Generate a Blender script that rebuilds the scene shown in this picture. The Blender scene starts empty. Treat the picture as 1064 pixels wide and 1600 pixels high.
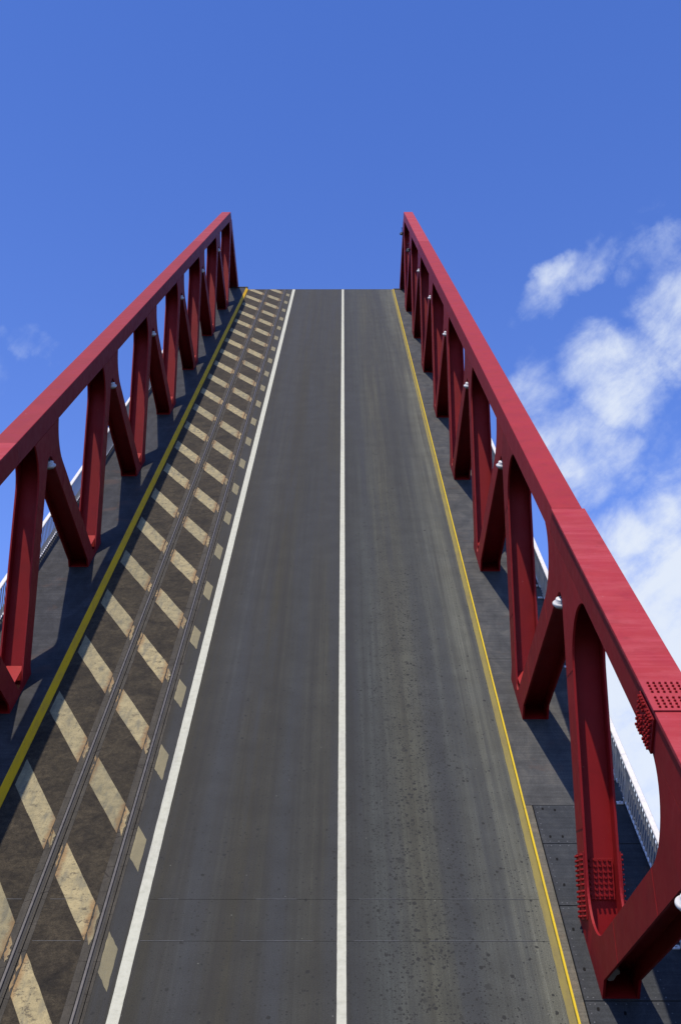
import bpy, bmesh, math, random
from mathutils import Matrix, Vector
random.seed(7)
S = bpy.context.scene
C = S.collection
R = math.radians

# ------------------------------------------------------------ deck frame
TH = R(48.0)                       # how far the leaf is raised
HC = 14.87                         # eye distance from the deck plane
EYE = Vector((0, 0, 1.7))
EX = Vector((1, 0, 0)); N = Vector((0, -math.sin(TH), math.cos(TH))); D = Vector((0, math.cos(TH), math.sin(TH)))
O = EYE - HC * N
M = Matrix.Translation(O) @ Matrix.Rotation(TH, 4, 'X')      # local x = across, y = along the leaf, z = off the deck

# ------------------------------------------------------------ camera
cam = bpy.data.cameras.new('camera'); co = bpy.data.objects.new('camera', cam); C.objects.link(co)
F = 1900.0
cam.sensor_fit = 'VERTICAL'; cam.sensor_height = 24.0; cam.lens = F / 1600 * 24.0
cam.clip_start = 0.1; cam.clip_end = 6000
dc = Vector((4.2, 658.1, -F)).normalized()
xc = Vector((F, 0, 4.2)).normalized()
nc = dc.cross(xc); nc = nc if nc.y > 0 else -nc
W3 = Matrix((EX, N, D)).transposed(); C3 = Matrix((xc, nc, dc)).transposed()
rot = W3 @ C3.transposed()
co.matrix_world = Matrix.Translation(EYE) @ rot.to_4x4()
S.camera = co

# ------------------------------------------------------------ sun and sky
SD = (EX * -0.179 + D * 0.40 + N).normalized()
elev = math.asin(SD.z)
sun = bpy.data.lights.new('sun', 'SUN'); sun.energy = 5.0; sun.angle = R(0.5); sun.color = (1, 0.90, 0.76)
so = bpy.data.objects.new('sun', sun); C.objects.link(so)
so.rotation_euler = SD.to_track_quat('Z', 'Y').to_euler()
so.location = (-20, -30, 60)
w = bpy.data.worlds.new('World'); S.world = w; w.use_nodes = True
nt = w.node_tree; nt.nodes.clear()
def nd(nt, t, **k):
    n = nt.nodes.new(t)
    for a, b in k.items(): setattr(n, a, b)
    return n
def lk(nt, a, b): nt.links.new(a, b)
def val(nt, sock, v):
    if isinstance(v, (int, float, tuple, list)): sock.default_value = v
    else: lk(nt, v, sock)
def mth(nt, op, a, b=None, c=None, clamp=False):
    n = nd(nt, 'ShaderNodeMath', operation=op); n.use_clamp = clamp
    val(nt, n.inputs[0], a)
    if b is not None: val(nt, n.inputs[1], b)
    if c is not None: val(nt, n.inputs[2], c)
    return n.outputs[0]
def sstep(nt, v, a, b, c=0.0, d=1.0):
    n = nd(nt, 'ShaderNodeMapRange', interpolation_type='SMOOTHSTEP')
    val(nt, n.inputs[0], v); n.inputs[1].default_value = a; n.inputs[2].default_value = b
    n.inputs[3].default_value = c; n.inputs[4].default_value = d
    return n.outputs[0]
def mixc(nt, f, a, b, mode='MIX'):
    n = nd(nt, 'ShaderNodeMix', data_type='RGBA', blend_type=mode)
    val(nt, n.inputs['Factor'], f)
    for s, v in ((n.inputs[6], a), (n.inputs[7], b)):
        if isinstance(v, tuple): s.default_value = v if len(v) == 4 else (*v, 1)
        else: lk(nt, v, s)
    return n.outputs[2]
def noise(nt, vec, scale, detail=4, rough=0.55, dist=0.0, dim='3D'):
    n = nd(nt, 'ShaderNodeTexNoise', noise_dimensions=dim)
    lk(nt, vec, n.inputs['Vector']); n.inputs['Scale'].default_value = scale
    n.inputs['Detail'].default_value = detail; n.inputs['Roughness'].default_value = rough
    n.inputs['Distortion'].default_value = dist
    return n.outputs['Fac']
def mapping(nt, vec, scale=(1, 1, 1), loc=(0, 0, 0), rot=(0, 0, 0)):
    n = nd(nt, 'ShaderNodeMapping'); lk(nt, vec, n.inputs[0])
    n.inputs['Location'].default_value = loc; n.inputs['Scale'].default_value = scale; n.inputs['Rotation'].default_value = rot
    return n.outputs[0]

sky = nd(nt, 'ShaderNodeTexSky', sky_type='NISHITA'); sky.sun_disc = False
sky.sun_elevation = elev; sky.sun_rotation = math.atan2(SD.x, SD.y)
sky.altitude = 0; sky.air_density = 1.0; sky.dust_density = 0.9; sky.ozone_density = 2.0
SKY_TINT = (0.80, 1.13, 2.10)
tint = mixc(nt, 1.0, sky.outputs[0], SKY_TINT, 'MULTIPLY')
tc = nd(nt, 'ShaderNodeTexCoord'); dirv = tc.outputs['Generated']
def pix(x, y):                      # direction of the sky seen there, worked out once for the cloud banks
    return (rot @ Vector((x - 532, 800 - y, -F))).normalized()
# cloud banks: direction, angular radius (deg), strength
BANKS = [((1012, 315), 1.2, .42),
         ((1000, 402), 1.2, .60), ((1030, 392), 1.3, .66), ((1060, 370), 1.1, .6), ((1058, 500), 1.7, .95), ((1085, 480), 2.4, .95), ((925, 560), 2.0, .95), ((965, 590), 2.4, 1.0), ((1015, 560), 1.8, .75),
         ((850, 600), 1.6, .62), ((815, 555), 1.1, .40), ((840, 650), 2.0, .78), ((880, 700), 2.4, .88), ((930, 720), 2.2, .78), ((960, 650), 1.4, .4), ((1020, 665), 1.2, .45), ((1064, 690), 1.6, .55),
         ((1050, 840), 2.4, .80), ((1000, 900), 3.2, .95), ((1070, 940), 3.4, 1.1), ((960, 960), 2.4, .9),
         ((1090, 1060), 5.0, 1.2), ((1010, 1120), 4.5, 1.15), ((960, 1260), 5.0, 1.1), ((38, 541), .8, .48), ((8, 528), .5, .42), ((64, 550), .6, .45), ((-80, 600), 2.0, .5),
         ((1300, 800), 7, 1.0), ((1500, 1250), 12, 1.1), ((1350, 400), 4, .7), ((-500, 1300), 10, .9)]
BANKS += [((790 + 23 * q, 502 - 16 * q), (.55, .75, .9, .95, .95, .95, .95, .85, .7, .55)[q], (.45, .56, .64, .67, .68, .67, .66, .63, .58, .5)[q]) for q in range(10)]
wv = nd(nt, 'ShaderNodeTexNoise'); lk(nt, dirv, wv.inputs['Vector']); wv.inputs['Scale'].default_value = 22; wv.inputs['Detail'].default_value = 5
wv.inputs['Roughness'].default_value = 0.6
sub = nd(nt, 'ShaderNodeVectorMath', operation='SUBTRACT'); lk(nt, wv.outputs['Color'], sub.inputs[0]); sub.inputs[1].default_value = (.5, .5, .5)
mad = nd(nt, 'ShaderNodeVectorMath', operation='MULTIPLY_ADD'); lk(nt, sub.outputs[0], mad.inputs[0]); mad.inputs[1].default_value = (.040, .040, .040); lk(nt, dirv, mad.inputs[2])
wv2 = nd(nt, 'ShaderNodeTexNoise'); lk(nt, dirv, wv2.inputs['Vector']); wv2.inputs['Scale'].default_value = 7; wv2.inputs['Detail'].default_value = 2
sub2 = nd(nt, 'ShaderNodeVectorMath', operation='SUBTRACT'); lk(nt, wv2.outputs['Color'], sub2.inputs[0]); sub2.inputs[1].default_value = (.5, .5, .5)
mad2 = nd(nt, 'ShaderNodeVectorMath', operation='MULTIPLY_ADD'); lk(nt, sub2.outputs[0], mad2.inputs[0]); mad2.inputs[1].default_value = (.028, .028, .028); lk(nt, mad.outputs[0], mad2.inputs[2])
wdir = nd(nt, 'ShaderNodeVectorMath', operation='NORMALIZE'); lk(nt, mad2.outputs[0], wdir.inputs[0])
tot = None
for (px, py), rad, st in BANKS:
    if 0 < px < 1100: rad, st = (rad * .93, st * .90) if py < 760 else (rad, st * 1.08)
    d = pix(px, py)
    dp = nd(nt, 'ShaderNodeVectorMath', operation='DOT_PRODUCT'); lk(nt, wdir.outputs[0], dp.inputs[0]); dp.inputs[1].default_value = d
    v = sstep(nt, dp.outputs['Value'], math.cos(R(rad * 1.5)), 1.0 - (1 - math.cos(R(rad))) * .10, 0.0, st)
    tot = v if tot is None else mth(nt, 'MAXIMUM', tot, v)
# streaks run up to the right, like the wisps in the picture
st_ = mapping(nt, dirv, (1, 1, 1), (0, 0, 0), (0, R(38), 0))
st2 = mapping(nt, st_, (12, 16, 30))
n1 = noise(nt, st2, 1.0, 9, .62, .35)
n2 = noise(nt, dirv, 26, 8, .6, .2)
nn = mth(nt, 'ADD', mth(nt, 'MULTIPLY', n1, .55), mth(nt, 'MULTIPLY', n2, .45))
dens = mth(nt, 'ADD', tot, mth(nt, 'MULTIPLY', mth(nt, 'SUBTRACT', nn, .5), 2.2))
cm = sstep(nt, dens, .22, 1.25)
cm = mth(nt, 'MULTIPLY', cm, sstep(nt, tot, 0.0, .34))
cm = mth(nt, 'MULTIPLY', cm, .93)
cloudc = mixc(nt, sstep(nt, mth(nt, 'ADD', dens, mth(nt, 'MULTIPLY', n2, .5)), .6, 1.6), (5.4, 6.4, 8.8), (7.3, 7.9, 8.8))
dz = nd(nt, 'ShaderNodeSeparateXYZ'); lk(nt, dirv, dz.inputs[0])
grad = mixc(nt, sstep(nt, dz.outputs[2], .15, .92), (1.85, 1.52, 1.28), (.86, .93, .97))
tint = mixc(nt, 1.0, tint, grad, 'MULTIPLY')
skyc = mixc(nt, cm, tint, cloudc)
bg = nd(nt, 'ShaderNodeBackground'); lk(nt, skyc, bg.inputs[0]); bg.inputs[1].default_value = 0.086
lk(nt, bg.outputs[0], nd(nt, 'ShaderNodeOutputWorld').inputs[0])

S.view_settings.view_transform = 'Standard'; S.view_settings.look = 'None'
S.view_settings.exposure = 0.35; S.view_settings.gamma = 1.0; S.view_settings.use_curve_mapping = False
S.render.engine = 'CYCLES'
S.cycles.max_bounces = 6; S.cycles.diffuse_bounces = 1

# ------------------------------------------------------------ helpers
ALB = .80      # darkens every base colour to deepen the shade under the raised exposure
def new_mat(name):
    m = bpy.data.materials.new(name); m.use_nodes = True
    t = m.node_tree; t.nodes.clear()
    b = nd(t, 'ShaderNodeBsdfPrincipled'); o = nd(t, 'ShaderNodeOutputMaterial'); lk(t, b.outputs[0], o.inputs[0])
    return m, t, b
def bump(t, b, h, strength=.3, dist=.02):
    n = nd(t, 'ShaderNodeBump'); n.inputs['Strength'].default_value = strength; n.inputs['Distance'].default_value = dist
    lk(t, h, n.inputs['Height']); lk(t, n.outputs[0], b.inputs['Normal'])
def setc(t, b, c, rough, metal=0.0, spec=.5):
    if isinstance(c, tuple): b.inputs['Base Color'].default_value = (*[v * ALB for v in c[:3]], 1)
    else: lk(t, mixc(t, 1.0, c, (ALB, ALB, ALB), 'MULTIPLY'), b.inputs['Base Color'])
    val(t, b.inputs['Roughness'], rough); b.inputs['Metallic'].default_value = metal
    b.inputs['Specular IOR Level'].default_value = spec * .6
class MB:
    """collects faces in deck coordinates (x across, s along, h up)"""
    def __init__(s): s.v = []; s.f = []; s.smooth = set()
    def box(s, x0, x1, s0, s1, h0, h1):
        b = len(s.v)
        s.v += [(x, y, z) for z in (h0, h1) for y in (s0, s1) for x in (x0, x1)]
        s.f += [tuple(b + i for i in q) for q in ((0, 2, 3, 1), (4, 5, 7, 6), (0, 1, 5, 4), (2, 6, 7, 3), (0, 4, 6, 2), (1, 3, 7, 5))]
    def prism(s, pts, x0, x1):
        """outline in the (s, h) plane, thickness across"""
        n = len(pts); b = len(s.v)
        a = sum(pts[i][0] * pts[(i + 1) % n][1] - pts[(i + 1) % n][0] * pts[i][1] for i in range(n))
        if a < 0: pts = pts[::-1]
        s.v += [(x0, p[0], p[1]) for p in pts] + [(x1, p[0], p[1]) for p in pts]
        s.f.append(tuple(b + i for i in reversed(range(n)))); s.f.append(tuple(b + n + i for i in range(n)))
        for i in range(n):
            j = (i + 1) % n; s.f.append((b + i, b + j, b + n + j, b + n + i))
    def flat(s, pts, h0, h1):
        """outline in the (x, s) plane, thickness off the deck"""
        n = len(pts); b = len(s.v)
        a = sum(pts[i][0] * pts[(i + 1) % n][1] - pts[(i + 1) % n][0] * pts[i][1] for i in range(n))
        if a < 0: pts = pts[::-1]
        s.v += [(p[0], p[1], h0) for p in pts] + [(p[0], p[1], h1) for p in pts]
        s.f.append(tuple(b + i for i in reversed(range(n)))); s.f.append(tuple(b + n + i for i in range(n)))
        for i in range(n):
            j = (i + 1) % n; s.f.append((b + i, b + j, b + n + j, b + n + i))
    def sweep(s, prof, s0, s1):
        """closed (x, h) profile drawn along the leaf"""
        n = len(prof); b = len(s.v)
        a = sum(prof[i][0] * prof[(i + 1) % n][1] - prof[(i + 1) % n][0] * prof[i][1] for i in range(n))
        if a < 0: prof = prof[::-1]
        s.v += [(p[0], s0, p[1]) for p in prof] + [(p[0], s1, p[1]) for p in prof]
        s.f.append(tuple(b + i for i in range(n))); s.f.append(tuple(b + n + i for i in reversed(range(n))))
        for i in range(n):
            j = (i + 1) % n; s.f.append((b + j, b + i, b + n + i, b + n + j))
    def cyl(s, c, ax, r, l, seg=6, r2=None):
        """cylinder/cone from c along ax"""
        r2 = r if r2 is None else r2
        ax = Vector(ax).normalized(); u = ax.orthogonal().normalized(); w_ = ax.cross(u); c = Vector(c); b = len(s.v)
        for rr, o in ((r, 0), (r2, l)):
            for i in range(seg):
                a = 2 * math.pi * i / seg
                s.v.append(tuple(c + ax * o + u * math.cos(a) * rr + w_ * math.sin(a) * rr))
        s.f.append(tuple(b + i for i in reversed(range(seg)))); s.f.append(tuple(b + seg + i for i in range(seg)))
        for i in range(seg):
            j = (i + 1) % seg; s.f.append((b + i, b + j, b + seg + j, b + seg + i))
    def lathe(s, prof, c=(0, 0, 0), sx=1, sy=1, seg=28):
        b = len(s.v); k = len(prof)
        for r_, z in prof:
            for i in range(seg):
                a = 2 * math.pi * i / seg; s.v.append((c[0] + r_ * sx * math.cos(a), c[1] + r_ * sy * math.sin(a), c[2] + z))
        f0 = len(s.f)
        for q in range(k - 1):
            for i in range(seg):
                j = (i + 1) % seg; s.f.append((b + q * seg + i, b + q * seg + j, b + (q + 1) * seg + j, b + (q + 1) * seg + i))
        s.smooth |= set(range(f0, len(s.f)))
        s.f.append(tuple(b + i for i in reversed(range(seg)))); s.f.append(tuple(b + (k - 1) * seg + i for i in range(seg)))
    def build(s, name, mat, parent=None, bevel=0.0, loc=None, kind=None):
        me = bpy.data.meshes.new(name); me.from_pydata(s.v, [], s.f); me.update()
        bm = bmesh.new(); bm.from_mesh(me); bmesh.ops.recalc_face_normals(bm, faces=bm.faces)
        if bevel:
            es = [e for e in bm.edges if len(e.link_faces) == 2 and e.calc_face_angle(0) > .6]
            bmesh.ops.bevel(bm, geom=es, offset=bevel, segments=1, affect='EDGES', clamp_overlap=True)
        bm.to_mesh(me); bm.free()
        for i in s.smooth:
            if i < len(me.polygons) and not bevel: me.polygons[i].use_smooth = True
        me.materials.append(mat)
        return link(name, me, parent, loc, kind)
def link(name, me, parent=None, loc=None, kind=None):
    o = bpy.data.objects.new(name, me); C.objects.link(o)
    if parent is not None: o.parent = parent; o.location = loc or (0, 0, 0)
    else: o.matrix_world = M @ Matrix.Translation(loc or (0, 0, 0))
    if kind: o['kind'] = kind
    return o
def thing(name, label, cat, loc=(0, 0, 0), group=None):
    o = bpy.data.objects.new(name, None); C.objects.link(o)
    o.empty_display_size = .5
    o.matrix_world = M @ Matrix.Translation(loc)
    tag(o, label, cat, group); return o
def tag(o, label, cat, group=None):
    o['label'] = label; o['category'] = cat
    if group: o['group'] = group
    return o

# ------------------------------------------------------------ materials
def pos(t): return nd(t, 'ShaderNodeTexCoord').outputs['Object']
def sep(t, v):
    n = nd(t, 'ShaderNodeSeparateXYZ'); lk(t, v, n.inputs[0]); return n.outputs
def ramp1(t, v, pts):
    """piecewise value curve"""
    n = nd(t, 'ShaderNodeValToRGB'); lk(t, v, n.inputs[0]); e = n.color_ramp.elements
    while len(e) > 1: e.remove(e[-1])
    for i, (p, c) in enumerate(pts):
        q = e[0] if i == 0 else e.new(p)
        q.position = p; q.color = (*c, 1) if isinstance(c, tuple) else (c, c, c, 1)
    return n.outputs[0]
def xnorm(t, x, a, b):
    n = nd(t, 'ShaderNodeMapRange'); lk(t, x, n.inputs[0]); n.inputs[1].default_value = a; n.inputs[2].default_value = b
    return n.outputs[0]

def road_mat():
    m, t, b = new_mat('worn_asphalt'); p = pos(t); x, s, h = sep(t, p)
    # lanes: paint-thin surfacing polished by wheels, in bands along the leaf
    wob = noise(t, mapping(t, p, (0.1176, 0.02407, 0.09918)), 1.0, 3)
    xw = mth(t, 'ADD', x, mth(t, 'MULTIPLY', mth(t, 'SUBTRACT', wob, .5), .55))
    xn = xnorm(t, xw, -4, 4)
    brown, blue, grey, pale = (0.02211, 0.02069, 0.0139), (0.02352, 0.02504, 0.02262), (0.03293, 0.03416, 0.02659), (.108, .107, .098)
    base = ramp1(t, xn, [(0.0, (0.016, 0.01444, 0.00913)), (.05, (0.01741, 0.01635, 0.01072)), (.13, (0.02164, 0.0231, 0.02223)), (.24, (0.01834, 0.01732, 0.01112)), (.34, (0.01881, 0.02022, 0.01866)), (.42, (0.02211, 0.02214, 0.01668)),
                         (.49, (0.02118, 0.02118, 0.01547)), (.515, (0.016, 0.01732, 0.01586)), (.60, (0.02917, 0.03273, 0.02937)), (.69, (0.03951, 0.03995, 0.02777)), (.79, (0.02635, 0.02888, 0.0262)), (.88, (0.04516, 0.04794, 0.04)), (.95, (0.07114, 0.07276, 0.05445)), (1.0, (0.07639, 0.07746, 0.0564))])
    streak = noise(t, mapping(t, p, (5, .05, 1)), 1.0, 6, .6)
    streak2 = noise(t, mapping(t, p, (22, .12, 1)), 1.0, 4, .6)
    f = mth(t, 'ADD', mth(t, 'MULTIPLY', streak, .7), mth(t, 'MULTIPLY', streak2, .4))
    c = mixc(t, 1.0, base, ramp1(t, f, [(.38, .52), (.54, 1.0), (.70, 1.55)]), 'MULTIPLY')
    # blue polish in wheel tracks, in long patches
    pol = sstep(t, noise(t, mapping(t, p, (2.0, .06, 1), (4, 2, 0)), 1.0, 4, .5), .44, .66)
    c = mixc(t, mth(t, 'MULTIPLY', pol, .6), c, (0.02118, 0.02407, 0.02698))
    # further along the leaf the colour blends towards an even dark grey
    far = sstep(t, s, 22, 60); 
    c = mixc(t, mth(t, 'MULTIPLY', far, .25), c, (0.01976, 0.01973, 0.01508))
    # aggregate
    g = noise(t, p, 48, 3, .85)
    c = mixc(t, 1.0, c, ramp1(t, g, [(.28, .42), (.5, 1.0), (.72, 1.8)]), 'MULTIPLY')
    blot = noise(t, p, 1.1, 5, .6)
    c = mixc(t, 1.0, c, ramp1(t, blot, [(.3, .84), (.7, 1.16)]), 'MULTIPLY')
    # oil drips: dense between the wheels of the right lane, thinning out away from there
    dn = sstep(t, noise(t, p, 1.3, 3), .35, .7)
    def drips(scale, r, jit, seedloc, lim):
        v = nd(t, 'ShaderNodeTexVoronoi', feature='F1', voronoi_dimensions='3D')
        lk(t, mapping(t, p, (1, .8, 0), seedloc), v.inputs['Vector']); v.inputs['Scale'].default_value = scale
        col = nd(t, 'ShaderNodeSeparateColor'); lk(t, v.outputs['Color'], col.inputs[0])
        big = mth(t, 'MULTIPLY', mth(t, 'POWER', col.outputs[1], 2.0), r)
        dd = mth(t, 'ADD', v.outputs['Distance'], mth(t, 'MULTIPLY', mth(t, 'SUBTRACT', noise(t, p, 26, 4), .5), .42))
        dot = mth(t, 'LESS_THAN', dd, mth(t, 'ADD', big, .05))
        return mth(t, 'MULTIPLY', dot, mth(t, 'LESS_THAN', col.outputs[0], lim))
    lane = mth(t, 'POWER', 2.718, mth(t, 'MULTIPLY', mth(t, 'POWER', mth(t, 'DIVIDE', mth(t, 'SUBTRACT', x, 1.5), .8), 2.0), -1.0))
    near = sstep(t, s, 45, 17)
    lim1 = mth(t, 'MULTIPLY', mth(t, 'ADD', mth(t, 'MULTIPLY', lane, 1.1), .10), mth(t, 'ADD', mth(t, 'MULTIPLY', near, .75), .12))
    d1 = drips(11.0, .40, 0, (0, 0, 0), mth(t, 'MULTIPLY', lim1, mth(t, 'ADD', dn, .6)))
    d2 = drips(24.0, .46, 0, (3.3, 1.7, 0), mth(t, 'MULTIPLY', lim1, 2.6))
    d3 = drips(3.4, .24, 0, (1.3, 5.7, 0), mth(t, 'MULTIPLY', lane, .5))
    dr = mth(t, 'MAXIMUM', mth(t, 'MAXIMUM', d1, d2), mth(t, 'MULTIPLY', d3, .6))
    c = mixc(t, mth(t, 'MULTIPLY', dr, .9), c, (0.008474, 0.009147, 0.008335))
    # pale specks
    v = nd(t, 'ShaderNodeTexVoronoi'); lk(t, mapping(t, p, (1, 1, 0)), v.inputs['Vector']); v.inputs['Scale'].default_value = 2.3
    c = mixc(t, mth(t, 'MULTIPLY', mth(t, 'LESS_THAN', v.outputs['Distance'], .03), .7), c, (0.1411, 0.1444, 0.1191))
    setc(t, b, c, ramp1(t, f, [(.3, .62), (.7, .80)]), 0, .35)
    bump(t, b, g, .5, .006); return m
def track_mat():
    m, t, b = new_mat('rough_brown_asphalt'); p = pos(t)
    n_ = noise(t, p, 1.4, 8, .68, .6)
    c = ramp1(t, n_, [(.30, (0.01022, 0.008357, 0.005391)), (.45, (0.02191, 0.01741, 0.01024)), (.6, (0.03506, 0.02786, 0.01618)), (.75, (0.0482, 0.0383, 0.02264))])
    c = mixc(t, 1.0, c, ramp1(t, noise(t, p, 7, 8, .78, .3), [(.34, .45), (.5, 1.0), (.66, 1.6)]), 'MULTIPLY')
    fine = noise(t, p, 34, 4, .75)
    c = mixc(t, 1.0, c, ramp1(t, fine, [(.25, .45), (.5, 1.0), (.78, 1.9)]), 'MULTIPLY')
    # dark creases
    v = nd(t, 'ShaderNodeTexVoronoi', feature='DISTANCE_TO_EDGE')
    wn = nd(t, 'ShaderNodeTexNoise'); lk(t, p, wn.inputs['Vector']); wn.inputs['Scale'].default_value = 3; wn.inputs['Detail'].default_value = 5
    vm = nd(t, 'ShaderNodeVectorMath', operation='MULTIPLY_ADD'); lk(t, wn.outputs['Color'], vm.inputs[0]); vm.inputs[1].default_value = (.9, .9, 0); lk(t, p, vm.inputs[2])
    lk(t, vm.outputs[0], v.inputs['Vector']); v.inputs['Scale'].default_value = 1.5
    cr = sstep(t, v.outputs['Distance'], .035, .0)
    cr = mth(t, 'MULTIPLY', cr, sstep(t, noise(t, p, .8, 3), .45, .6))
    c = mixc(t, mth(t, 'MULTIPLY', cr, .6), c, (0.007303, 0.006268, 0.004312))
    setc(t, b, c, .85, 0, .3)
    bump(t, b, mth(t, 'ADD', fine, mth(t, 'MULTIPLY', n_, 2)), .7, .015); return m
def stripe_mat():
    m, t, b = new_mat('worn_cream_paint'); p = pos(t); x, s, h = sep(t, p)
    n_ = noise(t, p, 3.0, 10, .78, .05)
    c = ramp1(t, n_, [(.28, (0.1171, 0.1063, 0.06454)), (.42, (0.2161, 0.187, 0.1027)), (.56, (0.2971, 0.2507, 0.132)), (.75, (0.3602, 0.3105, 0.1701))])
    g = noise(t, mapping(t, p, (3, .6, 1)), 2.0, 5, .6)
    c = mixc(t, mth(t, 'MULTIPLY', sstep(t, g, .48, .66), .7), c, (0.135, 0.1276, 0.08806))
    # rust drawn out from the rail grout
    for xx in (-6.19, -5.80, -4.79):
        d = mth(t, 'ABSOLUTE', mth(t, 'SUBTRACT', x, xx))
        d = mth(t, 'ADD', d, mth(t, 'MULTIPLY', mth(t, 'SUBTRACT', noise(t, p, 5, 4), .5), .25))
        c = mixc(t, mth(t, 'MULTIPLY', sstep(t, d, .17, .0), .6), c, (0.18, 0.08078, 0.02055))
    oi = nd(t, 'ShaderNodeObjectInfo'); rnd = oi.outputs['Random']
    c = mixc(t, 1.0, c, ramp1(t, rnd, [(0, (.74, .75, .76)), (.5, (.92, .92, .92)), (1, (1.08, 1.05, 1.0))]), 'MULTIPLY')
    # rubbed through to the asphalt, more on some stripes than on others
    rub = noise(t, p, 4.5, 8, .8)
    c = mixc(t, sstep(t, mth(t, 'ADD', rub, mth(t, 'MULTIPLY', rnd, .06)), .595, .65, 0, .75), c, (.045, .038, .028))
    pit = noise(t, p, 26, 4, .75)
    c = mixc(t, mth(t, 'MULTIPLY', sstep(t, pit, .57, .66), .7), c, (0.05402, 0.04421, 0.02465))
    # faint worn pieces right of the rails, then duller left ends
    c = mixc(t, mth(t, 'MULTIPLY', sstep(t, x, -4.45, -4.30), .8), c, (0.1441, 0.1276, 0.07334))
    c = mixc(t, mth(t, 'MULTIPLY', mth(t, 'SUBTRACT', 1.0, sstep(t, mth(t, 'ADD', x, mth(t, 'MULTIPLY', n_, .5)), -7.15, -6.9)), .5), c, (0.135, 0.1233, 0.07038))
    setc(t, b, c, .75, 0, .3); bump(t, b, pit, .5, .01); return m
def grout_mat():
    m, t, b = new_mat('brown_rail_grout'); p = pos(t)
    n_ = noise(t, mapping(t, p, (2, .5, 1)), 3, 6, .65)
    c = ramp1(t, n_, [(.3, (0.0279, 0.0248, 0.01885)), (.55, (0.04743, 0.04216, 0.03181)), (.75, (0.06696, 0.0589, 0.04417))])
    c = mixc(t, 1.0, c, ramp1(t, noise(t, p, 50, 2, .7), [(.3, .7), (.7, 1.35)]), 'MULTIPLY')
    # cross cracks
    v = nd(t, 'ShaderNodeTexVoronoi', feature='DISTANCE_TO_EDGE'); lk(t, mapping(t, p, (.4, 1.1, 0)), v.inputs['Vector']); v.inputs['Scale'].default_value = 1.6
    c = mixc(t, mth(t, 'MULTIPLY', mth(t, 'LESS_THAN', v.outputs['Distance'], .010), .6), c, (0.008928, 0.0062, 0.004712))
    setc(t, b, c, .85, 0, .3); bump(t, b, n_, .5, .01); return m
def line_mat():
    m, t, b = new_mat('white_road_paint'); p = pos(t)
    n_ = noise(t, p, 6, 6, .7)
    c = ramp1(t, n_, [(.3, (0.3377, 0.34, 0.2618)), (.5, (0.4067, 0.4081, 0.3194)), (.8, (0.4605, 0.4609, 0.364))])
    sp = noise(t, mapping(t, p, (1, 1, 0)), 30, 3, .7)
    c = mixc(t, mth(t, 'MULTIPLY', sstep(t, sp, .66, .72), .7), c, (0.1228, 0.1171, 0.0894))
    gr = noise(t, mapping(t, p, (3, .25, 1)), 1.2, 6, .7)
    c = mixc(t, mth(t, 'MULTIPLY', sstep(t, gr, .45, .75), .45), c, (.24, .235, .21))
    setc(t, b, c, .7, 0, .35); return m
def yellow_mat(name, dirt, col):
    m, t, b = new_mat(name); p = pos(t)
    n_ = noise(t, mapping(t, p, (3, .5, 3)), 2.2, 6, .65)
    c = mixc(t, mth(t, 'MULTIPLY', sstep(t, n_, .4, .75), dirt), col, (col[0] * .38, col[1] * .38, .06))
    sp = noise(t, p, 30, 3, .7)
    c = mixc(t, mth(t, 'MULTIPLY', sstep(t, sp, .62, .70), .7), c, (.05, .045, .03))
    setc(t, b, c, .6, 0, .12); return m
def walk_mat(name, a, bb, cc, scale=1.0):
    m, t, b = new_mat(name); p = pos(t); x, s, h = sep(t, p)
    n_ = noise(t, mapping(t, p, (1.6, .8, 1)), 1.3 * scale, 8, .68, .5)
    c = ramp1(t, n_, [(.3, a), (.5, bb), (.72, cc)])
    g = noise(t, p, 40, 3, .7)
    c = mixc(t, 1.0, c, ramp1(t, g, [(.25, .7), (.5, 1.0), (.78, 1.4)]), 'MULTIPLY')
    # brushed lines across
    l_ = noise(t, mapping(t, p, (.4, 9, 1)), 1.5, 3, .6)
    c = mixc(t, 1.0, c, ramp1(t, l_, [(.35, .85), (.65, 1.15)]), 'MULTIPLY')
    sp = noise(t, mapping(t, p, (1, 1, 0), (7, 3, 0)), 9, 5, .75)
    c = mixc(t, mth(t, 'MULTIPLY', sstep(t, sp, .69, .74), .6), c, (.30, .28, .25))
    ru = noise(t, p, .9, 4, .6)
    c = mixc(t, mth(t, 'MULTIPLY', sstep(t, ru, .58, .72), .35), c, (.085, .050, .035))
    setc(t, b, c, .6, 0, .12); bump(t, b, g, .4, .005); return m
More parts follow.
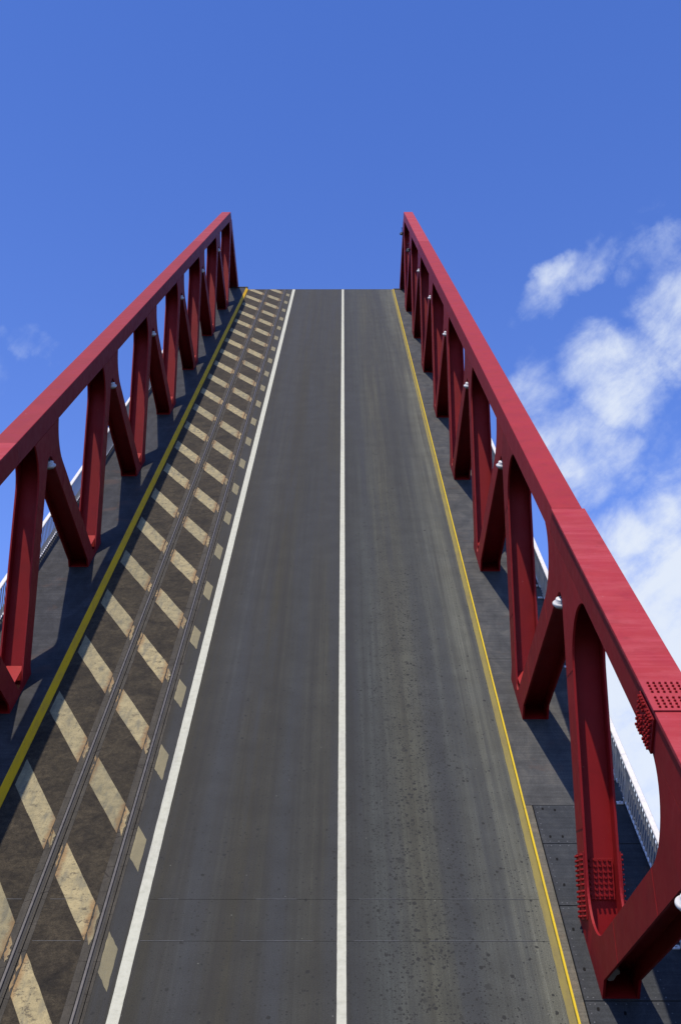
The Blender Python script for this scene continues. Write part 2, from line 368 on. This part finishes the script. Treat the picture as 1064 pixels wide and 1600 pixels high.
def red_mat(name, worn=0.0, fade=0.0):
    m, t, b = new_mat(name)
    p = pos(t) if not worn else pos(t)
    ge = nd(t, 'ShaderNodeNewGeometry'); wp = ge.outputs['Position']
    n_ = noise(t, wp, .9, 6, .6)
    c = ramp1(t, n_, [(.3, (0.205, 0.0050, 0.0060)), (.55, (0.235, 0.0060, 0.0075)), (.8, (0.262, 0.0080, 0.0100))])
    if fade: c = mixc(t, fade, c, (.42, .055, .07))
    if worn:
        # chalky worn topcoat: cross-wise smears
        l_ = noise(t, mapping(t, p, (.6, 1.9, .6)), 1.0, 9, .72, .15)
        c = mixc(t, mth(t, 'MULTIPLY', sstep(t, l_, .44, .74), .42 * worn), c, (0.40, 0.075, 0.080))
        l2 = noise(t, mapping(t, p, (.25, 4.5, .25), (9, 1, 0)), 1.0, 7, .75, .6)
        c = mixc(t, mth(t, 'MULTIPLY', sstep(t, l2, .47, .68), .65 * worn), c, (0.344, 0.04214, 0.05117))
    oi = nd(t, 'ShaderNodeObjectInfo')
    c = mixc(t, 1.0, c, ramp1(t, oi.outputs['Random'], [(0, (.86, .86, .86)), (.5, (1, 1, 1)), (1, (1.12, 1.2, 1.2))]), 'MULTIPLY')
    # scuffs and chips
    ch = noise(t, wp, 9, 5, .78)
    c = mixc(t, mth(t, 'MULTIPLY', sstep(t, ch, .69, .72), .75), c, (0.5332, 0.289, 0.2769))
    # rain runs
    rr = noise(t, mapping(t, p, (7, 7, .5)), 1.6, 5, .65)
    c = mixc(t, mth(t, 'MULTIPLY', sstep(t, rr, .60, .78), .25), c, (0.3096, 0.0602, 0.06622))
    c = mixc(t, mth(t, 'MULTIPLY', sstep(t, noise(t, wp, 2.3, 6, .7), .5, .8), .35), c, (0.1118, 0.00602, 0.007826))
    setc(t, b, c, ramp1(t, noise(t, wp, 3, 5), [(.3, .5), (.7, .65)]), 0, .3)
    bump(t, b, noise(t, wp, 2.0, 3), .12, .02); return m
def plain(name, col, rough=.5, metal=0.0, spec=.5, var=.25, scale=8):
    m, t, b = new_mat(name); p = pos(t)
    n_ = noise(t, p, scale, 5, .65)
    c = mixc(t, sstep(t, n_, .3, .75), tuple(v * (1 + var * .5) for v in col), tuple(v * (1 - var) for v in col))
    setc(t, b, c, rough, metal, spec); bump(t, b, n_, .15, .004); return m
ROAD = road_mat(); TRACK = track_mat(); STRIPE = stripe_mat(); GROUT = grout_mat(); LINE = line_mat()
YEL_K = yellow_mat('yellow_kerb_paint', .35, (.70, .41, .010)); YEL_B = yellow_mat('bright_yellow_paint', .25, (.56, .40, .02)); YEL_F = yellow_mat('faded_yellow_paint', .35, (.20, .165, .05))
WALK_L = walk_mat('dark_walkway_surface', (.021, .0215, .0215), (.031, .0315, .0325), (.050, .050, .050))
WALK_R = walk_mat('grey_walkway_surface', (.036, .037, .036), (.053, .054, .052), (.085, .082, .072))
PLATE = walk_mat('grey_steel_plate', (.024, .027, .029), (.031, .034, .037), (.044, .047, .048), 1.6)
TAN = walk_mat('tan_edge_strip', (.075, .070, .055), (.10, .092, .070), (.135, .110, .075), 2)
RED = red_mat('red_bridge_paint'); REDW = red_mat('worn_red_bridge_paint', 1.0, .22); REDP = red_mat('pale_red_splice_paint', 0, .55); REDC = red_mat('faded_red_bridge_paint', 0, .12)
WHITE = plain('white_railing_paint', (.62, .61, .58), .4, 0, .5, .12)
LAMPW = plain('white_lamp_enamel', (.58, .58, .55), .35, 0, .5, .10)
LENS = plain('grey_lamp_glass', (.25, .26, .27), .2, 0, .5, .1)
DARKL = plain('dark_lamp_enamel', (.020, .022, .030), .4, 0, .5, .2)
BLACK = plain('black_gap', (.003, .003, .003), .8, 0, .2, .2)
RAIL = plain('dark_rail_steel', (.020, .019, .018), .7, .0, .5, .3, 5)
RHEAD = plain('polished_rail_head', (.075, .070, .066), .5, .2, .5, .3, 5)
GIRD = plain('dark_girder_paint', (.05, .055, .06), .6)
GLINT_SCREW = plain('pale_glint_and_screw', (.085, .09, .095), .5, 0, .5, .5, 3)  # pale tone for the painted joint glints, also on the screw heads
GREY = plain('pale_grey_shape', (.34, .33, .31), .6, 0, .4, .2)
CONC = plain('quay_concrete', (.16, .155, .145), .85, 0, .3, .3, 2)

# ------------------------------------------------------------ setting: harbour and approach below and behind the viewer
def flatobj(name, verts, faces, mat, kind='structure'):
    me = bpy.data.meshes.new(name); me.from_pydata(verts, [], faces); me.materials.append(mat)
    o = bpy.data.objects.new(name, me); C.objects.link(o); o['kind'] = kind; return o
wm, wt, wb = new_mat('harbour_water'); setc(wt, wb, (.010, .030, .035), .08, 0, .5)
bump(wt, wb, noise(wt, mapping(wt, nd(wt, 'ShaderNodeTexCoord').outputs['Object'], (1, 1, 1)), .8, 5, .6), .4, .15)
flatobj('water', [(-3000, -3000, -6), (3000, -3000, -6), (3000, 3000, -6), (-3000, 3000, -6)], [(0, 1, 2, 3)], wm)
def quay(name, x0, x1, y0, y1, z0, z1, mat):
    me = bpy.data.meshes.new(name)
    v = [(x, y, z) for z in (z0, z1) for y in (y0, y1) for x in (x0, x1)]
    me.from_pydata(v, [], [(0, 2, 3, 1), (4, 5, 7, 6), (0, 1, 5, 4), (2, 6, 7, 3), (0, 4, 6, 2), (1, 3, 7, 5)]); me.materials.append(mat)
    o = bpy.data.objects.new(name, me); C.objects.link(o); o['kind'] = 'structure'; return o
quay('quay', -60, 60, -120, 13.5, -7.5, -.02, CONC)
road_plain = plain('approach_asphalt', (.06, .06, .058), .8, 0, .3, .3, 3)
quay('approach_road', -7.5, 4.2, -120, 13.4, -.02, .02, road_plain)

# ------------------------------------------------------------ setting: the raised roadway
S0, S1 = 8.0, 96.8
deck = MB()
deck.sweep([(-10.35, -.06), (6.55, -.06), (6.55, -.45), (5.6, -.75), (4.2, -.8), (3.6, -1.5), (-6.6, -1.5), (-8.0, -.8), (-9.6, -.7), (-10.35, -.45)], S0, S1)
dk = deck.build('bridge_deck', GIRD, None, kind='structure')
def dpart(name, mb, mat, bevel=0, kind=None): return mb.build(name, mat, dk, bevel, kind=kind)
a = MB(); a.box(-4.385, 3.95, S0, S1, -.059, 0); dpart('road_surface', a, ROAD)
RAILX = ((-6.045, -5.935), (-4.617, -4.507))
for x0, x1, nm in ((-7.515, -6.20, 'track_surface'), (-5.78, -4.79, 'track_surface')):
    a = MB(); a.box(x0, x1, S0, S1, -.059, 0); dpart(nm, a, TRACK)
for x0, x1 in ((-6.197, -6.06), (-5.87, -5.783), (-4.787, -4.635), (-4.445, -4.388)):
    a = MB(); a.box(x0, x1, S0, S1, -.059, .003); dpart('rail_grout', a, GROUT)
# thin dark seams between grout and asphalt show as geometry gaps; white lane lines
# the edge line and centre line, edges a little ragged
def ragged(x0, x1, amp, step=.16):
    L, Rr = [], []
    n = int((S1 - S0) / step)
    for i in range(n + 1):
        s = S0 + (S1 - S0) * i / n
        L.append((x0 + random.uniform(-amp, amp), s)); Rr.append((x1 + random.uniform(-amp, amp), s))
    me_v = []; fs = []
    for i, (l, r_) in enumerate(zip(L, Rr)):
        me_v += [(l[0], l[1], .004), (r_[0], r_[1], .004)]
        if i: fs.append((2 * i - 2, 2 * i - 1, 2 * i + 1, 2 * i))
    mb = MB(); mb.v = me_v; mb.f = fs; return mb
dpart('lane_line', ragged(-4.0, -3.79, .0022), LINE)
dpart('lane_line', ragged(-.112, .056, .0022), LINE)
# hazard stripes, laid in three lengths cut by the rails
SL = -2.03
def stripe(n):
    base = 24.02 + 3.45 * n
    for x0, x1, z in ((-7.435, -6.205, .004), (-5.775, -4.795, .004), (-4.375, -4.125, .004)):
        pts = []
        lo = [(x, base + SL * (x + 7.43)) for x in (x0, x1)]
        hi = [(x, y + 1.12) for x, y in lo]
        poly = [lo[0], lo[1], hi[1], hi[0]]
        # clip to the leaf's length
        for lim, sg in ((S1, 1), (S0, -1)):
            out = []
            for i in range(len(poly)):
                p, q = poly[i], poly[(i + 1) % len(poly)]
                pi, qi = (lim - p[1]) * sg >= 0, (lim - q[1]) * sg >= 0
                if pi: out.append(p)
                if pi != qi:
                    k = (lim - p[1]) / (q[1] - p[1]); out.append((p[0] + k * (q[0] - p[0]), lim))
            poly = out
            if not poly: break
        if len(poly) < 3: continue
        # chew the outline slightly
        out = []
        for i in range(len(poly)):
            p, q = poly[i], poly[(i + 1) % len(poly)]; m_ = 7
            for k in range(m_):
                f = k / m_; j = .012 if 0 < k else 0
                out.append((p[0] + f * (q[0] - p[0]) + random.uniform(-j, j) * .5, p[1] + f * (q[1] - p[1]) + random.uniform(-j, j)))
        b = MB(); b.flat(out, .0005, .005); dpart('hazard_stripe', b, STRIPE)
    # paint left on the grout beside the rails
    for x0, x1 in ((-6.19, -6.065), (-5.865, -5.79), (-4.78, -4.64)):
        lo = [(x0, base + SL * (x0 + 7.43)), (x1, base + SL * (x1 + 7.43))]
        if lo[0][1] + 1.2 > S1 or lo[1][1] < S0: continue
        b = MB(); y0 = lo[1][1]
        L_, R_ = [], []
        k = 9; a0 = random.uniform(0, .35); a1 = random.uniform(.65, 1.0)
        for i in range(k + 1):
            f = a0 + (a1 - a0) * i / k
            L_.append((x0 + random.uniform(0, .035), lo[0][1] + 1.12 * f)); R_.append((x1 - random.uniform(0, .05), lo[1][1] + 1.12 * f))
        b.flat(L_ + R_[::-1], .0035, .007); dpart('hazard_stripe', b, STRIPE)
for n in range(-6, 24): stripe(n)
# transverse joints of the near deck
for s, segs in ((19.9, ((-7.4, -6.25), (-5.7, -4.9), (-3.6, -3.2), (-1.7, -.9), (.3, 1.2), (2.0, 3.5))), (18.67, ((-5.75, -4.85), (-3.75, -2.95), (-1.9, -.55), (.2, 1.1), (1.6, 3.6)))):
    for x0, x1 in segs:
        b = MB(); b.box(x0, x1, s - .004, s + .004, .0005, .0035); dpart('joint_glint', b, GLINT_SCREW)  # broken pale strips: glints along the joint, put into the colour
    b = MB(); b.box(-3.76, 3.8, s - .012, s - .0065, .0005, .002); dpart('joint_gap', b, BLACK)
# left kerb and raised walkway behind the left truss
b = MB(); b.sweep([(-7.655, -.059), (-7.515, -.059), (-7.515, .02), (-7.64, .158), (-7.655, .166)], S0, S1); dpart('yellow_kerb', b, YEL_K)
b = MB()
b.box(-10.08, -7.658, S0, S1, -.059, .16); dpart('walkway', b, WALK_L)
b = MB(); b.box(-10.3, -10.083, S0, S1, -.059, .13); dpart('edge_beam', b, GIRD)
b = MB(); b.box(-10.05, -7.54, S1 + .003, S1 + .12, -.45, .21); dpart('end_plate', b, GIRD)
b = MB(); b.box(-7.53, 3.96, S1 + .003, S1 + .05, -.6, .010); dpart('end_plate', b, GIRD)
b = MB(); b.box(3.965, 6.2, S1 + .003, S1 + .12, -.45, .06); dpart('end_plate', b, GIRD)
# right kerb: low bright angle with a faded painted band beside it
b = MB()
b.v = []; b.f = []
b = ragged(3.81, 3.94, .004); dpart('yellow_band', b, YEL_F)
b = MB(); b.sweep([(3.952, -.059), (3.99, -.059), (3.99, .05), (3.958, .05), (3.952, .044)], S0, S1); dpart('yellow_kerb', b, YEL_B)
# right walkway: far length in one sheet with seams, near length in steel cover plates
seams = [23.2]
s = 23.2
while s < S1 - 6: s += 7.3; seams.append(s)
seams.append(S1)
for i in range(len(seams) - 1):
    b = MB(); b.box(3.993, 6.2, seams[i] + .008, seams[i + 1] - .008, -.059, 0); dpart('walkway_slab', b, WALK_R)
b = MB(); b.box(3.993, 4.146, S0, 23.19, -.059, .002); dpart('edge_strip', b, TAN)
ps = [23.2, 21.75, 19.7, 17.1, 14.6, 12.0, 8.0]
for i in range(len(ps) - 1):
    hi_, lo_ = ps[i], ps[i + 1]
    p_ = MB(); p_.flat([(4.170, lo_ + .012), (6.2, lo_ + .012), (6.2, hi_ - .012), (4.170, hi_ - .012)], -.05, .006 + .001 * (i % 2))
    pl = dpart('cover_plate', p_, PLATE, bevel=.003)
    # countersunk screws round the edge and slotted lifting holes
    sc = MB()
    z = .0075 + .001 * (i % 2)
    k = int((hi_ - lo_) / .22)
    for q in range(k + 1):
        s_ = lo_ + .09 + (hi_ - lo_ - .18) * q / k
        for xx in (4.235, 5.6):
            if random.random() < .85: sc.cyl((xx + random.uniform(-.01, .01), s_, z - .004), (0, 0, 1), .014, .005, 6)
    for q in range(8):
        xx = 4.33 + q * .18
        for s_ in (lo_ + .08, hi_ - .08):
            if random.random() < .8: sc.cyl((xx, s_, z - .004), (0, 0, 1), .014, .005, 6)
    o = sc.build('screw_heads', GLINT_SCREW, pl, kind='stuff')
slots = [(4.36, 23.05), (4.62, 23.0), (4.36, 22.0), (4.62, 22.0), (4.37, 21.2), (4.37, 20.35), (4.31, 19.0), (4.31, 17.9), (4.36, 16.9), (4.33, 16.5), (4.8, 16.8), (5.2, 17.5), (4.31, 15.2)]
b = MB()
for x, s in slots:
    b.flat([(x - .026, s - .03), (x - .018, s - .045), (x + .012, s - .045), (x + .020, s - .03), (x + .026, s + .03), (x + .018, s + .045), (x - .012, s + .045), (x - .020, s + .03)], .0075, .0092)
dpart('slot_holes', b, BLACK, kind='stuff')
b = MB(); b.box(4.1465, 4.1695, S0, 23.19, -.055, -.035); dpart('gap_shadow_line', b, BLACK).name = 'gap_strip'

# ------------------------------------------------------------ rails let into the deck
def tram_rail(xa, xb, label):
    t = thing('tram_rail', label, 'rail', (0, 0, 0), 'rails let into the striped strip')
    b = MB(); b.sweep([(xa, -.03), (xa, .004), (xa + .004, .012), (xb - .065, .012), (xb - .058, .004), (xb - .058, -.03)], S0, S1 + .12)
    b.build('rail_head', RHEAD, t)
    b = MB(); b.sweep([(xb - .057, -.03), (xb - .057, -.026), (xb - .014, -.026), (xb - .014, .006), (xb, .006), (xb, -.03)], S0, S1)
    b.build('rail_groove', RAIL, t)
    b = MB(); b.sweep([(xa - .013, -.05), (xa - .013, .001), (xa - .001, .001), (xa - .001, -.05)], S0, S1)
    b.build('rubber_seal', BLACK, t)
    b = MB(); b.sweep([(xb + .001, -.05), (xb + .001, .001), (xb + .045, .001), (xb + .045, -.05)], S0, S1)
    b.build('steel_trim', GROUT, t)
tram_rail(*RAILX[0], 'grooved steel rail between the cream stripes, the one nearer the yellow kerb')
tram_rail(*RAILX[1], 'grooved steel rail let in just left of the solid white edge line')

# ------------------------------------------------------------ trusses
PAN = 9.916; SN0 = 18.25; LEAN = .79; FOOT = 1.10; INN = -.10; FH = .40; FV = FOOT - FH * LEAN; HB = 5.80; HT = 6.385
DW = .65                                       # width of the truss across
TX = {'R': 4.48 + DW / 2, 'L': -(8.323 + DW / 2)}
def arc(v, d1, d2, r, k=10):
    """points of a fillet at corner v between unit directions d1 and d2 (from d1 to d2)"""
    v = Vector(v); d1 = Vector(d1).normalized(); d2 = Vector(d2).normalized()
    half = math.acos(max(-1, min(1, d1.dot(d2)))) / 2
    c = v + (d1 + d2).normalized() * (r / math.sin(half)); t = r / math.tan(half)
    p0 = v + d1 * t; p1 = v + d2 * t; a0 = math.atan2((p0 - c).y, (p0 - c).x); a1 = math.atan2((p1 - c).y, (p1 - c).x)
    da = (a1 - a0 + math.pi) % (2 * math.pi) - math.pi
    return [tuple(c + Vector((math.cos(a0 + da * i / k), math.sin(a0 + da * i / k))) * r) for i in range(k + 1)]
def diag_outline(r_not=.24, r_ap=.36, r_top=1.1, drop=.62, base=0.0):
    half = PAN / 2
    apex = (half, (half - FV) / LEAN)
    up = [(0.0, base), (FOOT, base), (FOOT, FH)]
    ap = arc(apex, (-LEAN, -1), (LEAN, -1), r_ap, 16)[:9]
    up += ap[:-1] + [(half, ap[8][1])]
    up += [(half, HB)]
    vt = (INN + LEAN * HB, HB)
    # gusset: an arc that meets the chord at a corner and runs out along the member
    ln = math.hypot(1, LEAN)
    if r_top > .01:
        cx = vt[0] - r_top * ln - drop * LEAN; a0 = math.asin(min(1, drop / r_top)); a1 = -math.atan(LEAN)
        ar = [(cx + r_top * math.cos(a0 + (a1 - a0) * q / 14), HB - drop + r_top * math.sin(a0 + (a1 - a0) * q / 14)) for q in range(15)]
        ar[0] = (ar[0][0], HB)
    else: ar = [vt]
    up += ar
    nb = (0.0, -INN / LEAN)
    no = arc(nb, (LEAN, 1), (-LEAN, 1), r_not, 16)[:9]
    up += no[:-1] + [(0.0, no[8][1])]
    return up
TF = .045
def diag_mesh(mirror, base, **kw):
    o = diag_outline(base=base, **kw)
    if mirror: o = [(-a_, b_) for a_, b_ in o]
    mb = MB()
    mb.prism(o, -DW / 2, -DW / 2 + TF); mb.prism(o, DW / 2 - TF, DW / 2)
    # the web that ties both flanges together
    mid0 = (FV + INN) / 2; h1 = HB
    sg = -1 if mirror else 1; tw = .035
    h0 = base; k = LEAN
    web = [(sg * (mid0 + k * h0 - tw), h0), (sg * (mid0 + k * h0 + tw), h0), (sg * (mid0 + k * h1 + tw), h1 - .002), (sg * (mid0 + k * h1 - tw), h1 - .002)]
    mb.prism(web, -DW / 2 + TF + .001, DW / 2 - TF - .001)
    me = mb.build('diagonal', RED, None, bevel=.0)
    return me
protos = {}
for side, base in (('R', .008), ('L', .162)):
    for mir in (False, True):
        o = diag_mesh(mir, base); protos[side, mir] = o.data; bpy.data.objects.remove(o)
for side, base, kw in (('Rmid', .008, dict(r_top=1.0, drop=.97)), ('Rnear', .008, dict(r_not=.95, r_top=1.0, drop=.97)), ('Rend', .008, dict(r_top=0)), ('Lend', .162, dict(r_top=0))):
    for mir in (False, True):
        o = diag_mesh(mir, base, **kw); protos[side, mir] = o.data; bpy.data.objects.remove(o)
def seam_mesh(sg, al, xs):
    mb = MB(); u = Vector((LEAN, 1)).normalized(); v = Vector((1, -LEAN)).normalized()
    wid = (FV - INN) / math.hypot(1, LEAN) / 2 - .004
    c_ = Vector(((FV + INN) / 2, 0)) + u * al
    q = [c_ - v * wid - u * .008, c_ + v * wid - u * .008, c_ + v * wid + u * .008, c_ - v * wid + u * .008]
    mb.prism([(sg * a_.x, a_.y) for a_ in q], *sorted((xs * (DW / 2 + .006), xs * (DW / 2 + .001))))
    o = mb.build('weld_seam', RED, None); me = o.data; bpy.data.objects.remove(o); return me
SEAMS = {(g, a_, x): seam_mesh(g, a_, x) for g in (1, -1) for a_ in (2.05, 5.05) for x in (1, -1)}
def add_diag(me, t, s, g, xs):
    d = link('diagonal', me, t, (0, s, 0))
    for a_ in (2.05, 5.05): link('weld_seam', SEAMS[g, a_, xs], d)
def chord(mb, s0, s1, ht, hb, wx, slant=False):
    d = LEAN * (ht - hb) if slant else 0
    mb.prism([(s0, hb), (s1 + d, hb), (s1, ht), (s0, ht)], -wx / 2, wx / 2)
def bolt(mb, c, ax, r=.028, l=.05):
    mb.cyl(c, ax, r * 1.25, .012, 8); mb.cyl(Vector(c) + Vector(ax) * .012, ax, r, l - .012, 6)
def truss(side, jog, label):
    t = thing('bridge_truss', label, 'truss', (TX[side], 0, 0), 'trusses on either side of the roadway')
    base = .008 if side == 'R' else .162
    sg = -1 if side == 'R' else 1                 # towards the roadway
    # chord: tip, middle and heavier near length
    c1 = MB(); chord(c1, 74.0, 92.43, HT, HB + .001, DW, True); c1.build('chord_section', REDW, t, .012)
    c2 = MB(); chord(c2, jog + .004, 73.996, HT, HB + .001, DW); c2.build('chord_section', REDC, t, .012)
    c3 = MB()
    c3.prism([(6.5, HB + .001), (jog, HB + .001), (jog, HT - .03), (16.0, HT - .03 + .05), (6.5, HT + .05)], -DW / 2 + .0, DW / 2)
    c3.build('chord_section', RED, t, .006)
    c4 = MB()
    c4.prism([(6.5, HT + .052), (16.0, HT + .022), (jog, HT - .028), (jog - .12, HT + .035), (16.0, HT + .09), (6.5, HT + .13)], -DW / 2 - .032, DW / 2 + .032)
    c4.build('chord_top_plate', REDW, t, .006)
    # diagonals
    for n in range(-1, 9):
        s = SN0 + PAN * n
        near = 'near' if n == 0 and side == 'R' else ('mid' if n in (-1, 1) and side == 'R' else '')
        if n < 8: add_diag(protos[side + near, False], t, s, 1, sg)
        add_diag(protos[side + ('end' if n == 8 else near), True], t, s, -1, sg)
        # plate closing the notch between two diagonals
        if -1 <= n < 8:
            hp = .10 if near == 'near' else .44
            hw = (FV + INN) / 2 + LEAN * hp - .045
            p_ = MB(); p_.box(-DW / 2 + TF + .002, DW / 2 - TF - .002, s - hw, s + hw, base + hp - .01, base + hp + .015)
            p_.build('notch_plate', RED, t)
        # foot plate
        p_ = MB(); e = FOOT - .005
        if n < 8: 
            p_.box(-DW / 2 + .05, DW / 2 - .05, s - e, s + e, base - .004, base + .02); p_.build('foot_plate', RED, t)
        # splice in the chord
    sp0, sp1 = 15.5, 16.42
    zt = HT + .085
    p_ = MB(); p_.box(-DW / 2 - .05, DW / 2 + .05, sp0, sp1, zt, zt + .035)
    pl = p_.build('splice_plate', REDP, t, .004)
    b = MB()
    for half in (0, 1):
        for i in range(4):
            for j in range(7):
                bolt(b, (-DW / 2 + .06 + j * .088, sp0 + .09 + half * .46 + i * .094, zt + .035), (0, 0, 1), .017, .028)
    b.build('bolts', RED, pl, kind='stuff')
    xf = sg * DW / 2
    p_ = MB(); p_.box(min(xf + sg * .002, xf + sg * .035), max(xf + sg * .002, xf + sg * .035), sp0 + .02, sp1 - .02, HB - .02, HT - .04)
    pl = p_.build('splice_plate', RED, t, .004)
    b = MB()
    for half in (0, 1):
        for i in range(4):
            for j in range(6):
                if i in (1, 2) and j in (3,) and half: continue
                bolt(b, (xf + sg * .035, sp0 + .10 + half * .44 + i * .092, HB + .03 + j * .094), (sg, 0, 0), .024, .045)
    b.build('bolts', RED, pl, kind='stuff')
    return t
TR = truss('R', 24.75, 'red steel truss right of the roadway, with bolted splices near its foot')
TL = truss('L', 29.9, 'red steel truss left of the roadway, behind the dull yellow kerb')

# splice of the nearest right diagonal
def near_splice():
    u = Vector((LEAN, 1)).normalized(); v = Vector((1, -LEAN)).normalized()      # along and across the member in (s, h)
    def P(along, across):
        b0 = Vector((SN0 + (FV + INN) / 2, 0)); q = b0 + u * along + v * across; return q
    wid = (FV - INN) / math.sqrt(1 + LEAN ** 2) / 2
    a0, a1 = .42, 1.62
    for sg in (1, -1):
        g = MB()
        x0 = sg * (DW / 2 + .002); x1 = sg * (DW / 2 + .030)
        g.prism([tuple(P(a0, -wid)), tuple(P(a1, -wid)), tuple(P(a1, wid)), tuple(P(a0, wid))], min(x0, x1), max(x0, x1))
        pl = g.build('splice_plate', RED, TR, .003)
    b = MB()
    for sg in (-1, 1):
        for i in range(13):
            for j in range(4):
                ac = (-wid + .08, -wid + .18, wid - .18, wid - .08)[j]
                q = P(a0 + .06 + i * .088 + (.03 if i > 5 else 0), ac); bolt(b, (sg * (DW / 2 + .030), q.x, q.y), (sg, 0, 0), .023, .045)
    b.build('bolts', RED, pl, kind='stuff')
    # on the web, facing back down the leaf
    nrm = Vector((0, -v.x, -v.y)); ww = DW / 2 - TF - .03
    wp = MB()
    c = [(P(a0 + .36, -.045), P(a1 - .10, -.045))]
    p0, p1 = c[0]; q0, q1 = P(a0 + .36, -.075), P(a1 - .10, -.075)
    wp.prism([tuple(p0), tuple(p1), tuple(q1), tuple(q0)], -ww, ww)
    wpo = wp.build('splice_plate', RED, TR, .002)
    b = MB()
    for i in range(7):
        for j in range(5):
            q = P(a0 + .43 + i * .105, -.075); bolt(b, (-ww + .07 + j * (2 * ww - .14) / 4, q.x, q.y), nrm, .024, .045)
    b.build('bolts', RED, wpo, kind='stuff')
near_splice()
# many-sided pale grey shape deep inside the nearest foot of the right truss
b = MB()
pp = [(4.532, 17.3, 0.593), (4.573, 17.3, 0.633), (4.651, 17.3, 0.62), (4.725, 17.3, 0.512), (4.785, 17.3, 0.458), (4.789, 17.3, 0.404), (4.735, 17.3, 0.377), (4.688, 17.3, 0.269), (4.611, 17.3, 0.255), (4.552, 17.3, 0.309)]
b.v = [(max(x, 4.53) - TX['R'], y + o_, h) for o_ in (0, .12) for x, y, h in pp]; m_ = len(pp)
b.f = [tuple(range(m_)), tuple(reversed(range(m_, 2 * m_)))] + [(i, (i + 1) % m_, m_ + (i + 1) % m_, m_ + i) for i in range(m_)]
b.build('pale_foot_shape', GREY, TR)

# ------------------------------------------------------------ lamps hung under each top node
def lamp_meshes():
    a = MB(); a.lathe([(.05, .10), (.105, .095), (.118, .075), (.120, .02), (.160, .005), (.178, -.015), (.178, -.045), (.165, -.062)]); A = a.build('housing', LAMPW)
    b = MB(); b.lathe([(.150, -.063), (.13, -.10), (.08, -.125), (.02, -.135)]); B = b.build('lens', LENS)
    c = MB(); c.cyl((0, 0, .10), (0, 0, 1), .018, .34, 10); c.box(-.05, .05, -.05, .05, .40, .43); Cc = c.build('bracket', DARKL)
    ms = (A.data, B.data, Cc.data)
    for o in (A, B, Cc): bpy.data.objects.remove(o)
    return ms
LM = lamp_meshes()
dark_me = LM[0].copy(); dark_me.materials.clear(); dark_me.materials.append(DARKL)
ordn = {'R': ['white lamp at the right picture edge under the nearest node of the right truss', 'large white lamp under the right truss, first one above the bolted post',
              'white lamp under the right truss, third up from the picture bottom', 'white lamp under the right truss beside the slit of sky, fourth up from the bottom',
              'white lamp under the right truss, fifth up from the bottom', 'small white lamp under the right truss, sixth up from the bottom',
              'small white lamp under the right truss, the topmost of its white ones', 'dark lamp sticking out of the right truss, the lower of the two dark ones',
              'dark lamp sticking out of the right truss right at its tip'],
        'L': [None, None, 'white lamp under the left truss, the nearest and largest on that side', 'white lamp under the left truss, second up on that side',
              'white lamp under the left truss, third up on that side', 'small white lamp under the left truss, fourth up on that side', 'small white lamp under the left truss, fifth up on that side',
              'tiny white lamp under the left truss, sixth up, near its tip', None]}
for side in 'RL':
    for k in range(9):
        lab = ordn[side][k]
        if not lab: continue
        n = k - 1; s = SN0 + PAN * (n + .5)
        inn = TX[side] + (-1 if side == 'R' else 1) * DW / 2
        dx = (.06 if side == 'R' else -.06)
        dark = 'dark' in lab
        if dark: dx = -.10
        t = thing('truss_lamp', lab, 'lamp', (inn + dx, s + .16, 4.78), 'lamps hung under the truss nodes')
        link('housing', dark_me if dark else LM[0], t); link('lens', LM[1], t); link('bracket', LM[2], t)

# ------------------------------------------------------------ railings
def railing(side, label):
    t = thing('railing', label, 'railing', (0, 0, 0), 'white railings along the outer edges')
    if side == 'R': xc_, z = 6.215, 0.0
    else: xc_, z = -10.08, .16
    sg = 1 if side == 'R' else -1
    joints = [23.75 + 5.75 * i for i in range(-2, 13)]
    lo, hi = joints[0], joints[-1] + 3.6
    edges = joints + [hi]
    for i in range(len(edges) - 1):
        a0, a1 = edges[i] + .004, edges[i + 1] - .004
        b = MB(); b.sweep([(xc_ - .065, z + .915), (xc_ + .065, z + .915), (xc_ + .065, z + .945), (xc_ + .05, z + .96), (xc_ - .05, z + .96), (xc_ - .065, z + .945)], a0, a1)
        b.build('handrail', WHITE, t)
        b = MB(); b.box(xc_ - .02, xc_ + .02, a0 + .3, a1 - .3, z + .035, z + .06); b.build('bottom_rail', WHITE, t)
    # posts either side of each joint, with their feet
    pm = MB(); pm.box(xc_ - .045, xc_ + .045, -.012, .012, z - .02, z + .913); pmo = pm.build('post', WHITE); pme = pmo.data; bpy.data.objects.remove(pmo)
    fm = MB(); fx = -sg
    fm.box(min(xc_ + fx * .05, xc_ + fx * .19), max(xc_ + fx * .05, xc_ + fx * .19), -.05, .05, z + .003, z + .03)
    fm.cyl((xc_ + fx * .12, 0, z + .03), (0, 0, 1), .02, .03, 6)
    fmo = fm.build('foot', WHITE); fme = fmo.data; bpy.data.objects.remove(fmo)
    for j in joints:
        for d in (-.48, .48):
            link('post', pme, t, (0, j + d, 0)); link('foot', fme, t, (0, j + d, 0))
    # pickets
    km = MB(); km.box(xc_ - .015, xc_ + .015, -.007, .007, z + .061, z + .914); kmo = km.build('picket', WHITE); kme = kmo.data; bpy.data.objects.remove(kmo)
    k = 0; s = lo + .6; rest = MB()
    while s < hi - .3:
        if all(abs(s - j - d) > .05 for j in joints for d in (-.48, .48)):
            if k < 180: link('picket', kme, t, (0, s, 0))
            else: rest.box(xc_ - .022, xc_ + .022, s - .006, s + .006, z + .061, z + .914)
            k += 1
        s += .19
    rest.build('pickets', WHITE, t, kind='stuff')
    return t
railing('R', 'white picket railing beyond the right truss along the grey walkway')
railing('L', 'white picket railing beyond the left truss along the dark walkway')
